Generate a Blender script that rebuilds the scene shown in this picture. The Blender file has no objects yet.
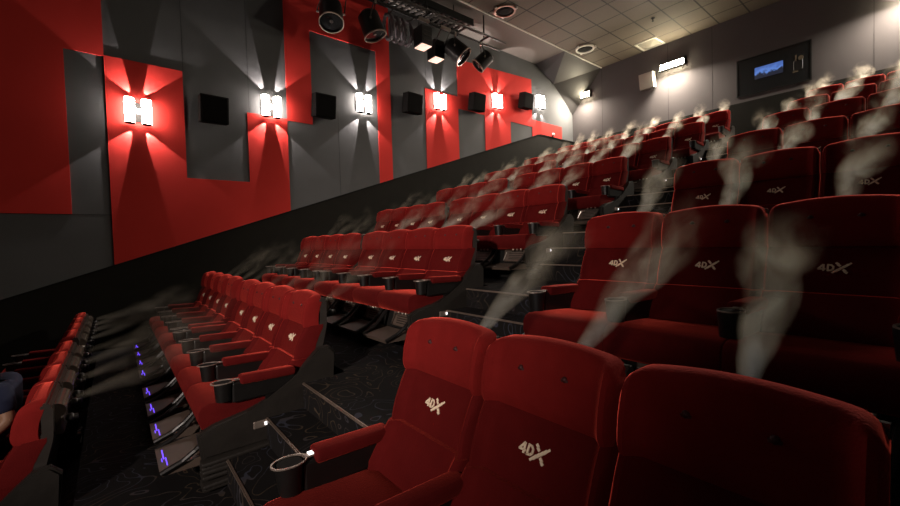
import bpy, bmesh, math, random
from mathutils import Vector, Matrix, Euler
random.seed(7)
C = bpy.context.scene.collection
SC = bpy.context.scene

# ------------------------------------------------------------------ camera, light, exposure
YAW, PITCH, ROLL, FPX = 0.6931, -0.0283, -0.0292, 404.5883
F = Vector((-math.cos(YAW)*math.cos(PITCH), math.sin(YAW)*math.cos(PITCH), math.sin(PITCH)))
R = F.cross(Vector((0, 0, 1))).normalized()
U = R.cross(F)
R2 = R*math.cos(ROLL) + U*math.sin(ROLL)
U2 = -R*math.sin(ROLL) + U*math.cos(ROLL)
cd = bpy.data.cameras.new('camera'); cam = bpy.data.objects.new('camera', cd); C.objects.link(cam)
cd.sensor_width = 36; cd.lens = 36*FPX/900; cd.clip_start = 0.02; cd.clip_end = 100
cam.matrix_world = Matrix(((R2.x, U2.x, -F.x, 0), (R2.y, U2.y, -F.y, 0), (R2.z, U2.z, -F.z, 0), (0, 0, 0, 1)))
SC.camera = cam
vs = SC.view_settings
vs.view_transform = 'Standard'; vs.look = 'None'; vs.exposure = 0.0; vs.gamma = 1; vs.use_curve_mapping = False
try:
    SC.cycles.use_denoising = True
    SC.cycles.volume_step_rate = 1.6
    SC.cycles.max_bounces = 6
    SC.cycles.volume_bounces = 0
    SC.cycles.sample_clamp_indirect = 4
except Exception:
    pass
w = bpy.data.worlds.new('dim_room'); SC.world = w; w.use_nodes = True
w.node_tree.nodes['Background'].inputs[0].default_value = (1.0, 0.86, 0.74, 1)
w.node_tree.nodes['Background'].inputs[1].default_value = 0.010

def light(kind, name, loc, energy, col, target=None, **kw):
    l = bpy.data.lights.new(name, kind); l.energy = energy; l.color = col
    for k, v in kw.items(): setattr(l, k, v)
    o = bpy.data.objects.new(name, l); C.objects.link(o); o.location = loc
    if target is not None:
        o.rotation_euler = (Vector(target)-Vector(loc)).to_track_quat('-Z', 'Y').to_euler()
    return o

WARM = (1.0, 0.80, 0.60)
# the cinema screen at the front of the room, behind the camera
light('AREA', 'screen_light', (-2.35, -8.0, 2.2), 16, (1.0, 0.86, 0.76), target=(-2.6, 4, 0.2), shape='RECTANGLE', size=9.0, size_y=4.2)
# added warm fill spot under the ceiling, no fitting there
for hx, hy, he in ((-4.6, 3.0, 30),):
    light('SPOT', 'ceiling_fill_spot', (hx, hy, 5.6), he, (1.0, 0.84, 0.70), target=(hx-0.3, hy+0.6, 0), spot_size=math.radians(120), spot_blend=1.0, shadow_soft_size=0.12)
# added spot without a fixture, low at the front, brightens the left block
light('SPOT', 'front_fill_spot', (1.6, -5.2, 1.9), 2600, (1.0, 0.85, 0.76), target=(-4.1, 2.2, -0.2), spot_size=math.radians(42), spot_blend=1.0, shadow_soft_size=0.15)

# ------------------------------------------------------------------ measures
P = 0.55                       # seat pitch
Y1, D, Z1, H = 1.1542, 1.6272, -0.3902, 0.5359
XL, XR, GAP = -3.013, -1.697, 0.2364
W, WR = -8.35, 3.65            # side walls
YB = 12.82                     # back wall
ZC = 5.67                      # ceiling
SH = 1.15                      # seat top above its floor
def rowy(k): return Y1+(k-1)*D
def rowz(k): return Z1+(k-1)*H
def fz(k): return rowz(k)-SH
def dado(y): return min(-0.70+0.3293*(y+1.25), 3.37)

# ------------------------------------------------------------------ materials
def mat(name, col, rough=0.6, metal=0.0, sheen=0.0, sheen_col=None, sheen_r=0.4, bump=0.0, bscale=60, var=0.0, emit=None, es=0, coat=0, vscale=5, spec=None):
    m = bpy.data.materials.new(name); m.use_nodes = True
    nt = m.node_tree; b = nt.nodes['Principled BSDF']
    b.inputs['Base Color'].default_value = (*col, 1)
    b.inputs['Roughness'].default_value = rough; b.inputs['Metallic'].default_value = metal
    if spec is not None: b.inputs['Specular IOR Level'].default_value = spec
    if sheen:
        b.inputs['Sheen Weight'].default_value = sheen; b.inputs['Sheen Roughness'].default_value = sheen_r
        b.inputs['Sheen Tint'].default_value = (*(sheen_col or col), 1)
    if coat: b.inputs['Coat Weight'].default_value = coat; b.inputs['Coat Roughness'].default_value = 0.15
    if emit: b.inputs['Emission Color'].default_value = (*emit, 1); b.inputs['Emission Strength'].default_value = es
    tc = nt.nodes.new('ShaderNodeTexCoord')
    if bump:
        n = nt.nodes.new('ShaderNodeTexNoise'); n.inputs['Scale'].default_value = bscale; n.inputs['Detail'].default_value = 4
        nt.links.new(tc.outputs['Object'], n.inputs['Vector'])
        bp = nt.nodes.new('ShaderNodeBump'); bp.inputs['Strength'].default_value = bump; bp.inputs['Distance'].default_value = 0.01
        nt.links.new(n.outputs[0], bp.inputs['Height']); nt.links.new(bp.outputs[0], b.inputs['Normal'])
    if var:
        n = nt.nodes.new('ShaderNodeTexNoise'); n.inputs['Scale'].default_value = vscale; n.inputs['Detail'].default_value = 6
        nt.links.new(tc.outputs['Object'], n.inputs['Vector'])
        mx = nt.nodes.new('ShaderNodeMix'); mx.data_type = 'RGBA'
        mx.inputs[6].default_value = (*[c*(1-var) for c in col], 1); mx.inputs[7].default_value = (*[min(1, c*(1+var)) for c in col], 1)
        nt.links.new(n.outputs[0], mx.inputs[0]); nt.links.new(mx.outputs[2], b.inputs['Base Color'])
    return m

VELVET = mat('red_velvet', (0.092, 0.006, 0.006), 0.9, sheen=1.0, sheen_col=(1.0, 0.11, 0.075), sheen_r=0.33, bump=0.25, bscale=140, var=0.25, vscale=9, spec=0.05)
def add_sheen(m, col, r_):
    nt = m.node_tree; b = nt.nodes['Principled BSDF']; out = [n for n in nt.nodes if n.type == 'OUTPUT_MATERIAL'][0]
    sh = nt.nodes.new('ShaderNodeBsdfSheen'); sh.inputs['Color'].default_value = (*col, 1); sh.inputs['Roughness'].default_value = r_
    ad = nt.nodes.new('ShaderNodeAddShader'); nt.links.new(b.outputs[0], ad.inputs[0]); nt.links.new(sh.outputs[0], ad.inputs[1]); nt.links.new(ad.outputs[0], out.inputs['Surface'])
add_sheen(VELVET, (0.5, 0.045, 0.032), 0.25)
VELVET_SEAT = mat('shaded_red_velvet', (0.085, 0.006, 0.006), 0.9, sheen=0.55, sheen_col=(1.0, 0.11, 0.075), sheen_r=0.35, bump=0.25, bscale=140, var=0.3, vscale=9, spec=0.05)  # same velvet, duller: shade of cushions and arm pads put into the colour
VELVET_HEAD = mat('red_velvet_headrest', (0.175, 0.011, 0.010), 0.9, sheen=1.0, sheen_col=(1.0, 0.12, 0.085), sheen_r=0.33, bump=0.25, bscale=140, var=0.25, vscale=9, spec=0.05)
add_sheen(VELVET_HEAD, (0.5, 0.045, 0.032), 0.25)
BLACK = mat('black_plastic', (0.007, 0.0063, 0.006), 0.36, bump=0.08, bscale=200, var=0.3, vscale=20)
MATTE = mat('matte_black', (0.010, 0.0095, 0.009), 0.8, var=0.2, spec=0.1)
SHELL = mat('rear_shell_plastic', (0.034, 0.029, 0.026), 0.28, coat=0.3, var=0.2, vscale=15)
SKIRT = mat('charcoal_vinyl_skirt', (0.017, 0.0145, 0.0125), 0.5, bump=0.3, bscale=18, var=0.3, vscale=8, spec=0.3)
FOOT = mat('brown_foot_panel', (0.08, 0.057, 0.044), 0.5, var=0.25, vscale=22)
CASING = mat('casing_gloss', (0.11, 0.085, 0.07), 0.22, coat=0.6, var=0.1)
CHROME = mat('brushed_metal', (0.62, 0.56, 0.50), 0.28, metal=1.0, var=0.1)
RING = mat('cup_ring_metal', (0.34, 0.28, 0.24), 0.4, metal=0.7, var=0.1)
CREAM = mat('cream_print', (0.95, 0.76, 0.56), 0.8, var=0.1, vscale=80)
JET = mat('air_jet_dark', (0.05, 0.004, 0.004), 0.6, var=0.1)
PURPLE = mat('purple_led', (0.1, 0.05, 0.6), 0.5, emit=(0.16, 0.07, 1.0), es=1.6)
WHITELED = mat('white_led', (0.8, 0.8, 0.8), 0.5, emit=(1.0, 0.95, 0.95), es=1.6)
WGREY = mat('charcoal_wall_cloth', (0.100, 0.101, 0.102), 0.92, bump=0.15, bscale=150, var=0.12, vscale=2, spec=0.1)
WRED = mat('red_wall_cloth', (0.52, 0.034, 0.027), 0.85, bump=0.12, bscale=150, var=0.08, vscale=2, spec=0.1)
DADO = mat('black_dado_cloth', (0.016, 0.015, 0.0125), 0.9, bump=0.1, bscale=120, var=0.15, spec=0.1)
BWALL = mat('grey_back_wall_cloth', (0.082, 0.074, 0.074), 0.9, bump=0.1, bscale=140, var=0.1, vscale=1.5, spec=0.1)
SOFFIT = mat('plaster_soffit', (0.11, 0.094, 0.08), 0.8, var=0.08, vscale=1)
DARKSOF = mat('dark_bulkhead_paint', (0.035, 0.032, 0.03), 0.7, var=0.08, vscale=1)
SCONCE = mat('sconce_diffuser', (0.9, 0.85, 0.8), 0.5, emit=(1.0, 0.88, 0.80), es=46)
FLOOD = mat('floodlight_lens', (0.9, 0.9, 0.8), 0.5, emit=(1.0, 0.88, 0.62), es=130)
PANEL = mat('stage_panel_lens', (0.9, 0.7, 0.6), 0.5, emit=(1.0, 0.66, 0.52), es=0.85, var=0)
GLASSD = mat('projection_glass', (0.012, 0.013, 0.014), 0.08, coat=0.5, var=0.1)
CABLE = mat('grey_hose', (0.16, 0.14, 0.15), 0.5, var=0.2)
SKIN = mat('skin', (0.34, 0.19, 0.12), 0.55, var=0.1)
SHIRT = mat('navy_shirt', (0.006, 0.010, 0.036), 0.9, sheen=0.05, sheen_col=(0.2, 0.25, 0.5), var=0.2)
JEANS = mat('dark_trousers', (0.02, 0.02, 0.03), 0.9, var=0.2)
HAIR = mat('dark_hair', (0.02, 0.013, 0.01), 0.6, var=0.3, vscale=40)
SPEAKER = mat('speaker_cloth', (0.0075, 0.0068, 0.0065), 0.9, spec=0.08, bump=0.2, bscale=300, var=0.15)
BSPEAK = mat('grey_speaker', (0.24, 0.22, 0.18), 0.7, var=0.1)
GRIDW = mat('light_grey_metal', (0.55, 0.52, 0.46), 0.5, var=0.05)
NOSE = mat('step_nosing_metal', (0.34, 0.26, 0.21), 0.42, metal=0.8, var=0.15)

def tile_material():
    m = bpy.data.materials.new('ceiling_tiles'); m.use_nodes = True; nt = m.node_tree; b = nt.nodes['Principled BSDF']
    b.inputs['Roughness'].default_value = 0.85
    g = nt.nodes.new('ShaderNodeNewGeometry'); sp = nt.nodes.new('ShaderNodeSeparateXYZ'); nt.links.new(g.outputs['Position'], sp.inputs[0])
    def M(op, a, b_=None):
        n = nt.nodes.new('ShaderNodeMath'); n.operation = op
        for i, v in enumerate((a, b_)):
            if v is None: continue
            if isinstance(v, (int, float)): n.inputs[i].default_value = v
            else: nt.links.new(v, n.inputs[i])
        return n.outputs[0]
    def line(out, off, size):
        q = M('FRACT', M('DIVIDE', M('SUBTRACT', out, off), size))
        q = M('ABSOLUTE', M('SUBTRACT', q, 0.5))
        return M('GREATER_THAN', q, 0.5-0.017/size)
    ln = M('MAXIMUM', line(sp.outputs[0], -7.2, 0.685), line(sp.outputs[1], 9.48, 0.685))
    n = nt.nodes.new('ShaderNodeTexNoise'); n.inputs['Scale'].default_value = 60; n.inputs['Detail'].default_value = 8
    nt.links.new(g.outputs['Position'], n.inputs['Vector'])
    mx = nt.nodes.new('ShaderNodeMix'); mx.data_type = 'RGBA'; mx.inputs[6].default_value = (0.072, 0.058, 0.043, 1); mx.inputs[7].default_value = (0.145, 0.118, 0.086, 1)
    nt.links.new(n.outputs[0], mx.inputs[0])
    m2 = nt.nodes.new('ShaderNodeMix'); m2.data_type = 'RGBA'; m2.inputs[7].default_value = (0.016, 0.013, 0.010, 1)
    nt.links.new(ln, m2.inputs[0]); nt.links.new(mx.outputs[2], m2.inputs[6]); nt.links.new(m2.outputs[2], b.inputs['Base Color'])
    return m
TILES = tile_material()

def carpet_material():
    m = bpy.data.materials.new('swirl_carpet'); m.use_nodes = True; nt = m.node_tree; b = nt.nodes['Principled BSDF']
    b.inputs['Roughness'].default_value = 0.95; b.inputs['Specular IOR Level'].default_value = 0.1
    g = nt.nodes.new('ShaderNodeNewGeometry')
    n = nt.nodes.new('ShaderNodeTexNoise'); n.inputs['Scale'].default_value = 2.6; n.inputs['Detail'].default_value = 1; n.inputs['Distortion'].default_value = 1.2
    nt.links.new(g.outputs['Position'], n.inputs['Vector'])
    mm = nt.nodes.new('ShaderNodeMath'); mm.operation = 'MULTIPLY'; mm.inputs[1].default_value = 9; nt.links.new(n.outputs[0], mm.inputs[0])
    fr = nt.nodes.new('ShaderNodeMath'); fr.operation = 'PINGPONG'; fr.inputs[1].default_value = 0.5; nt.links.new(mm.outputs[0], fr.inputs[0])
    lt = nt.nodes.new('ShaderNodeMath'); lt.operation = 'LESS_THAN'; lt.inputs[1].default_value = 0.05; nt.links.new(fr.outputs[0], lt.inputs[0])
    n2 = nt.nodes.new('ShaderNodeTexNoise'); n2.inputs['Scale'].default_value = 1.7; nt.links.new(g.outputs['Position'], n2.inputs['Vector'])
    cr = nt.nodes.new('ShaderNodeValToRGB'); cr.color_ramp.elements[0].position = 0.45; cr.color_ramp.elements[0].color = (0.034, 0.036, 0.05, 1)
    cr.color_ramp.elements[1].position = 0.55; cr.color_ramp.elements[1].color = (0.052, 0.038, 0.026, 1); nt.links.new(n2.outputs[0], cr.inputs[0])
    mx = nt.nodes.new('ShaderNodeMix'); mx.data_type = 'RGBA'; mx.inputs[6].default_value = (0.009, 0.008, 0.008, 1)
    nt.links.new(lt.outputs[0], mx.inputs[0]); nt.links.new(cr.outputs[0], mx.inputs[7]); nt.links.new(mx.outputs[2], b.inputs['Base Color'])
    return m
CARPET = carpet_material()

def mist_material(name, amount):
    m = bpy.data.materials.new(name); m.use_nodes = True; nt = m.node_tree; nt.nodes.clear()
    out = nt.nodes.new('ShaderNodeOutputMaterial'); pv = nt.nodes.new('ShaderNodeVolumeScatter')
    pv.inputs['Color'].default_value = (1.0, 0.86, 0.67, 1); pv.inputs['Anisotropy'].default_value = 0.25
    tc = nt.nodes.new('ShaderNodeTexCoord'); sp = nt.nodes.new('ShaderNodeSeparateXYZ'); nt.links.new(tc.outputs['Object'], sp.inputs[0])
    oi = nt.nodes.new('ShaderNodeObjectInfo')
    def M(op, *a, clamp=False):
        n = nt.nodes.new('ShaderNodeMath'); n.operation = op; n.use_clamp = clamp
        for i, v in enumerate(a):
            if isinstance(v, (int, float)): n.inputs[i].default_value = v
            else: nt.links.new(v, n.inputs[i])
        return n.outputs[0]
    x, y, z = sp.outputs
    # the stream wanders sideways as it rises
    nw = nt.nodes.new('ShaderNodeTexNoise'); nw.inputs['Scale'].default_value = 2.6; nw.inputs['Detail'].default_value = 1
    aw = nt.nodes.new('ShaderNodeVectorMath'); aw.operation = 'ADD'
    cz = nt.nodes.new('ShaderNodeCombineXYZ'); nt.links.new(z, cz.inputs[2]); nt.links.new(cz.outputs[0], aw.inputs[0]); nt.links.new(oi.outputs['Location'], aw.inputs[1]); nt.links.new(aw.outputs[0], nw.inputs['Vector'])
    sc_ = nt.nodes.new('ShaderNodeSeparateColor'); nt.links.new(nw.outputs['Color'], sc_.inputs[0])
    x = M('SUBTRACT', x, M('MULTIPLY', M('SUBTRACT', sc_.outputs[0], 0.5), M('MULTIPLY', z, 0.42)))
    y = M('SUBTRACT', y, M('MULTIPLY', M('SUBTRACT', sc_.outputs[1], 0.5), M('MULTIPLY', z, 0.42)))
    r = M('SQRT', M('ADD', M('MULTIPLY', x, x), M('MULTIPLY', y, y)))
    Rz = M('ADD', 0.020, M('MULTIPLY', z, 0.145))
    q = M('DIVIDE', r, Rz)
    core = M('SUBTRACT', 1.0, M('MULTIPLY', q, q), clamp=True)
    dz = M('SUBTRACT', 1.0, M('DIVIDE', z, 1.0), clamp=True)
    fade = M('POWER', dz, 0.9)
    thin = M('DIVIDE', 0.16, M('ADD', 0.07, z))
    vm = nt.nodes.new('ShaderNodeVectorMath'); vm.operation = 'MULTIPLY'; vm.inputs[1].default_value = (1, 1, 0.45)
    nt.links.new(tc.outputs['Object'], vm.inputs[0])
    va = nt.nodes.new('ShaderNodeVectorMath'); va.operation = 'ADD'; nt.links.new(vm.outputs[0], va.inputs[0]); nt.links.new(oi.outputs['Location'], va.inputs[1])
    n = nt.nodes.new('ShaderNodeTexNoise'); n.inputs['Scale'].default_value = 9; n.inputs['Detail'].default_value = 3; n.inputs['Distortion'].default_value = 0.6
    nt.links.new(va.outputs[0], n.inputs['Vector'])
    nn = M('MULTIPLY', M('SUBTRACT', n.outputs[0], 0.42, clamp=True), 8.0)
    nmix = M('ADD', M('MULTIPLY', nn, M('ADD', 0.45, M('MULTIPLY', z, 0.7))), M('SUBTRACT', 0.45, M('MULTIPLY', z, 0.45), clamp=True))
    dens = M('MULTIPLY', M('MULTIPLY', M('MULTIPLY', core, fade), M('MULTIPLY', nmix, thin)), amount)
    nt.links.new(dens, pv.inputs['Density']); nt.links.new(pv.outputs[0], out.inputs['Volume'])
    return m
MIST = mist_material('dense_mist', 26.0); MIST_MID = mist_material('loose_mist', 15.0); MIST_THIN = mist_material('thin_mist', 4.0)

# ------------------------------------------------------------------ mesh helpers
def obj(name, bm, m, parent=None, loc=None, smooth=False, label=None):
    me = bpy.data.meshes.new(name)
    bmesh.ops.recalc_face_normals(bm, faces=bm.faces)
    bm.to_mesh(me); bm.free()
    me.materials.append(m)
    if smooth:
        for p in me.polygons: p.use_smooth = True
        try: me.set_sharp_from_angle(angle=math.radians(42))
        except Exception: pass
    o = bpy.data.objects.new(name, me); C.objects.link(o)
    if parent: o.parent = parent
    if loc is not None: o.location = loc
    if label: o['label'] = label
    return o
def struct(name, bm, m, parent=None, smooth=False):
    o = obj(name, bm, m, parent, smooth=smooth)
    if not parent: o['kind'] = 'structure'
    return o
def tag(o, label, cat, group=None, kind=None):
    o['label'] = label; o['category'] = cat
    if group: o['group'] = group
    if kind: o['kind'] = kind
    return o
def thing(name, label, cat, loc=(0, 0, 0), group=None, rot=(0, 0, 0)):
    o = bpy.data.objects.new(name, None); C.objects.link(o); o.location = loc; o.rotation_euler = rot; o.empty_display_size = 0.1
    return tag(o, label, cat, group)
def B(): return bmesh.new()
def box(bm, c, s, rot=None, bev=0.0, seg=1):
    M = Matrix.Translation(c)
    if rot: M = M @ Euler(rot).to_matrix().to_4x4()
    r = bmesh.ops.create_cube(bm, size=1, matrix=M @ Matrix.Diagonal((*s, 1)))
    if bev:
        es = list({e for v in r['verts'] for e in v.link_edges})
        bmesh.ops.bevel(bm, geom=es, offset=bev, segments=seg, affect='EDGES', profile=0.5)
    return bm
def frame_to(a, b):
    a, b = Vector(a), Vector(b); d = b-a
    return Matrix.Translation((a+b)/2) @ d.to_track_quat('Z', 'Y').to_matrix().to_4x4(), d.length
def cyl(bm, a, b, r1, r2=None, n=12, cap=True):
    M, L = frame_to(a, b)
    bmesh.ops.create_cone(bm, cap_ends=cap, cap_tris=False, segments=n, radius1=r1, radius2=r1 if r2 is None else r2, depth=L, matrix=M)
    return bm
def tube(bm, pts, r, n=6):
    for i in range(len(pts)-1): cyl(bm, pts[i], pts[i+1], r, n=n)
    return bm
def sphere(bm, c, r, s=(1, 1, 1), n=10):
    bmesh.ops.create_uvsphere(bm, u_segments=n, v_segments=max(6, n//2+1), radius=r, matrix=Matrix.Translation(c) @ Matrix.Diagonal((*s, 1)))
    return bm
def prism(bm, poly, x0, x1, axis=0):
    """poly: list of 2D points, extruded along an axis from x0 to x1"""
    def mk(p, x):
        if axis == 0: return (x, p[0], p[1])
        if axis == 1: return (p[0], x, p[1])
        return (p[0], p[1], x)
    a = [bm.verts.new(mk(p, x0)) for p in poly]; b = [bm.verts.new(mk(p, x1)) for p in poly]
    n = len(poly)
    bm.faces.new(a); bm.faces.new(b[::-1])
    for i in range(n): bm.faces.new((a[i], b[i], b[(i+1) % n], a[(i+1) % n]))
    return bm
def ring(bm, c, rx, ry, w_, h, n=20):
    vs_ = []
    for i in range(n):
        a = 2*math.pi*i/n; ca, sa = math.cos(a), math.sin(a)
        vs_.append([bm.verts.new((c[0]+ca*q1, c[1]+sa*q2, c[2]+q3)) for q1, q2, q3 in
                    ((rx, ry, 0), (rx, ry, h), (rx-w_, ry-w_, h), (rx-w_, ry-w_, 0))])
    for i in range(n):
        p, q = vs_[i], vs_[(i+1) % n]
        for k in range(4): bm.faces.new((p[k], q[k], q[(k+1) % 4], p[(k+1) % 4]))
    return bm
def copy_tree(o, parent=None):
    c = o.copy(); C.objects.link(c)
    if parent is not None: c.parent = parent
    for ch in list(o.children): copy_tree(ch, c)
    return c

# ------------------------------------------------------------------ the room
# floor: tiers under the seats, stairs in the aisles
fb = B()
ks = list(range(-1, 8))
def tier_profile(offsets):
    pts = [(-9.0, fz(-1)-0.0)]
    for k in ks[:-1]:
        z0 = fz(k)
        for i, oy in enumerate(offsets):
            y = rowy(k)+oy; zz = z0+H*(i)/len(offsets); zn = z0+H*(i+1)/len(offsets)
            pts.append((y, zz)); pts.append((y, zn))
    pts.append((YB, fz(7)))
    pts += [(YB, -4.5), (-9.0, -4.5)]
    return pts
seatP = tier_profile([0.22]); stairP = tier_profile([-0.65, -0.39, -0.13])
LE = XL-8*P-GAP
prism(fb, stairP, W, LE-0.02); prism(fb, seatP, LE-0.02, XL+0.03); prism(fb, stairP, XL+0.03, XR-0.1); prism(fb, seatP, XR-0.1, WR)
struct('floor', fb, CARPET)

# the aisle stairs' metal edges
nb_i = 1
for k in ks[:-1]:
    nb = B()
    for i, oy in enumerate((-0.65, -0.39, -0.13)):
        y = rowy(k)+oy; zn = fz(k)+H*(i+1)/3
        box(nb, ((XL+XR)/2-0.03, y+0.006, zn+0.002), (XR-XL-0.16, 0.008, 0.004))
        box(nb, ((XL+XR)/2-0.03, y-0.002, zn-0.004), (XR-XL-0.16, 0.004, 0.008))
    box(nb, (XR-0.085, (rowy(k)-0.13+rowy(k+1)-0.65)/2, fz(k+1)+0.003), (0.03, 0.9, 0.008))
    o = struct('trim_%d' % nb_i, nb, NOSE); nb_i += 1

wb = B()
arch = [(10.75, ZC), (11.2, 5.50), (11.72, 5.24), (12.1, 4.97), (12.45, 4.70), (12.72, 4.47), (YB, 4.38)]
prism(wb, [(-9.0, -4.5), (YB, -4.5), (YB, ZC+0.1), (-9.0, ZC+0.1)], W-0.2, W)
wall_left = struct('wall_left', wb, WGREY)
# red cloth panels on the left wall (polygons in y, z)
ray = lambda u, v: F*FPX + R2*(u-450) - U2*(v-253)
def wp(u, v):
    r_ = ray(u, v); t = W/r_.x
    return (r_.y*t, r_.z*t)
Ya = wp(103.5, 56.5)[0]; Yb_ = wp(63, 50)[0]; Yc = wp(182, 69.5)[0]; Zl = wp(66, 214)[1]; Zt = wp(82, 52)[1]
Zt2 = (wp(103.5, 57)[1]+wp(181, 69.5)[1])/2
Y3 = wp(247, 113)[0]; Y4 = wp(289, 170)[0]; Z3 = wp(268, 116)[1]; Zg = wp(217, 180)[1]
Y4b = wp(310.5, 70)[0]; Y4a = wp(284.5, 50)[0]; Z4 = wp(297, 122)[1]
Y5a = wp(375.5, 50)[0]; Y5b = wp(391, 120)[0]; Z5 = wp(342, 41)[1]
Y6a = wp(426, 130)[0]; Y6b = wp(458.5, 130)[0]; Z6 = wp(440, 92)[1]
Y8a = wp(485.5, 150)[0]; Y8b = wp(511, 150)[0]; Z7 = wp(500, 119)[1]
Y7a = wp(455, 80)[0]; Y9a = wp(532, 125)[0]; Y9b = wp(561.5, 130)[0]
Z7t0 = wp(456, 59)[1]; Z7t1 = wp(532, 80)[1]; Z9 = wp(545, 123)[1]
TOP = ZC-0.01
reds = [
    [(-9, Zl), (Yb_, Zl), (Yb_, Zt), (Ya, Zt), (Ya, TOP), (-9, TOP)],
    [(Ya, dado(Ya)-0.1), (Y4, dado(Y4)-0.1), (Y4, Z3), (Y3, Z3), (Y3, Zg), (Yc, Zg), (Yc, Zt2), (Ya, Zt2)],
    [(Y4a, Z4), (Y4b, Z4), (Y4b, Z5), (Y5a, Z5), (Y5a, dado(Y5a)-0.1), (Y5b, dado(Y5b)-0.1), (Y5b, TOP), (Y4a, TOP)],
    [(Y6a, dado(Y6a)-0.1), (Y6b, dado(Y6b)-0.1), (Y6b, Z6), (Y6a, Z6)],
    [(Y6b, Z7), (Y8a, Z7), (Y8a, dado(Y8a)-0.1), (Y8b, dado(Y8b)-0.1), (Y8b, Z7), (Y9a, Z7), (Y9a, Z7t1), (Y6b, Z7t0)],
    [(Y9a, dado(Y9a)-0.1), (Y9b, dado(Y9b)-0.1), (Y9b, Z9), (Y9a, Z9)]]
for poly in reds:
    pb = B(); prism(pb, poly, W-0.01, W+0.012); o = obj('red_panel', pb, WRED, wall_left, label='red cloth wall panel')
# seams between grey panels
for (u, v, z0, z1_) in ((113, 200, None, Zl), (181, 30, Zt2, TOP), (340, 170, None, 2.9), (247, 60, Z3, TOP), (425, 60, Z6, TOP)):
    y = wp(u, v)[0]; sb = B(); box(sb, (W+0.001, y, ((dado(y)-.1 if z0 is None else z0)+z1_)/2), (0.001, 0.004, z1_-(dado(y)-.1 if z0 is None else z0))); obj('panel_joint', sb, MATTE, wall_left)
sb = B(); box(sb, (W+0.001, (-9+Ya)/2, Zl-0.004), (0.001, 9+Ya, 0.006)); obj('panel_joint', sb, MATTE, wall_left)
# black dado that climbs with the stairs
db = B(); prism(db, [(-9, -4.4), (YB, -4.4), (YB, 3.40), (10.90, 3.40), (10.75, 3.37), (-9.0, dado(-9.0))], W-0.05, W+0.05)
struct('trim_%d' % nb_i, db, DADO); nb_i += 1
db = B(); prism(db, [(-9.0, dado(-9)), (-9.0, dado(-9)+0.02), (10.75, 3.39), (10.9, 3.42), (YB, 3.42), (YB, 3.40), (10.9, 3.40), (10.75, 3.37)], W-0.04, W+0.07)
struct('trim_%d' % nb_i, db, MATTE); nb_i += 1

bb = B(); box(bb, ((W+WR)/2, YB+0.1, (ZC-1)/2), (WR-W+0.4, 0.2, ZC+5))
wall_back = struct('wall_back', bb, BWALL)
for x in (-7.2, -5.1, -3.95, -0.88):
    sb = B(); box(sb, (x, YB-0.001, 4.5), (0.006, 0.002, 2.3)); obj('panel_joint', sb, MATTE, wall_back)
db = B(); box(db, ((W+WR)/2, YB-0.03, 2.4), (WR-W, 0.06, 2.0)); struct('trim_%d' % nb_i, db, DADO); nb_i += 1
rb = B(); box(rb, (WR+0.1, 2, 0.5), (0.2, 22, 10.5)); struct('wall_right', rb, WGREY)
rb = B(); box(rb, ((W+WR)/2, -9.1, 0.5), (WR-W, 0.2, 10.5)); struct('wall_front', rb, MATTE)

cb = B(); box(cb, ((WR-7.2)/2, 2, ZC+0.05), (WR+7.2, 22, 0.1)); struct('ceiling', cb, TILES)
cb = B(); prism(cb, [(W, -9), (-7.2, -9), (-7.2, 10.75), (W, 10.75)], ZC, ZC+0.1, axis=2); struct('ceiling_border', cb, SOFFIT)
cb = B(); box(cb, (-7.19, 1.9, ZC-0.012), (0.03, 21.8, 0.024)); struct('trim_%d' % nb_i, cb, GRIDW); nb_i += 1
# folded bulkhead in the back left corner
cb = B()
P1 = (W, 10.75, ZC); P2 = (-7.2, 10.75, ZC); P3 = (-7.2, YB, ZC)
va = [cb.verts.new((W, a, b)) for a, b in arch[1:]]
v1 = cb.verts.new(P1); v2 = cb.verts.new(P2); v3 = cb.verts.new(P3)
cb.faces.new((v1, v2, v3, va[1], va[0]))
cb.faces.new((v3, va[2], va[1]))
for i in range(2, len(va)-1): cb.faces.new((v3, va[i+1], va[i]))
vt = cb.verts.new((W, YB, ZC)); vt2 = cb.verts.new((W, 10.75, ZC+.001))
struct('ceiling_bulkhead', cb, DARKSOF)

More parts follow.
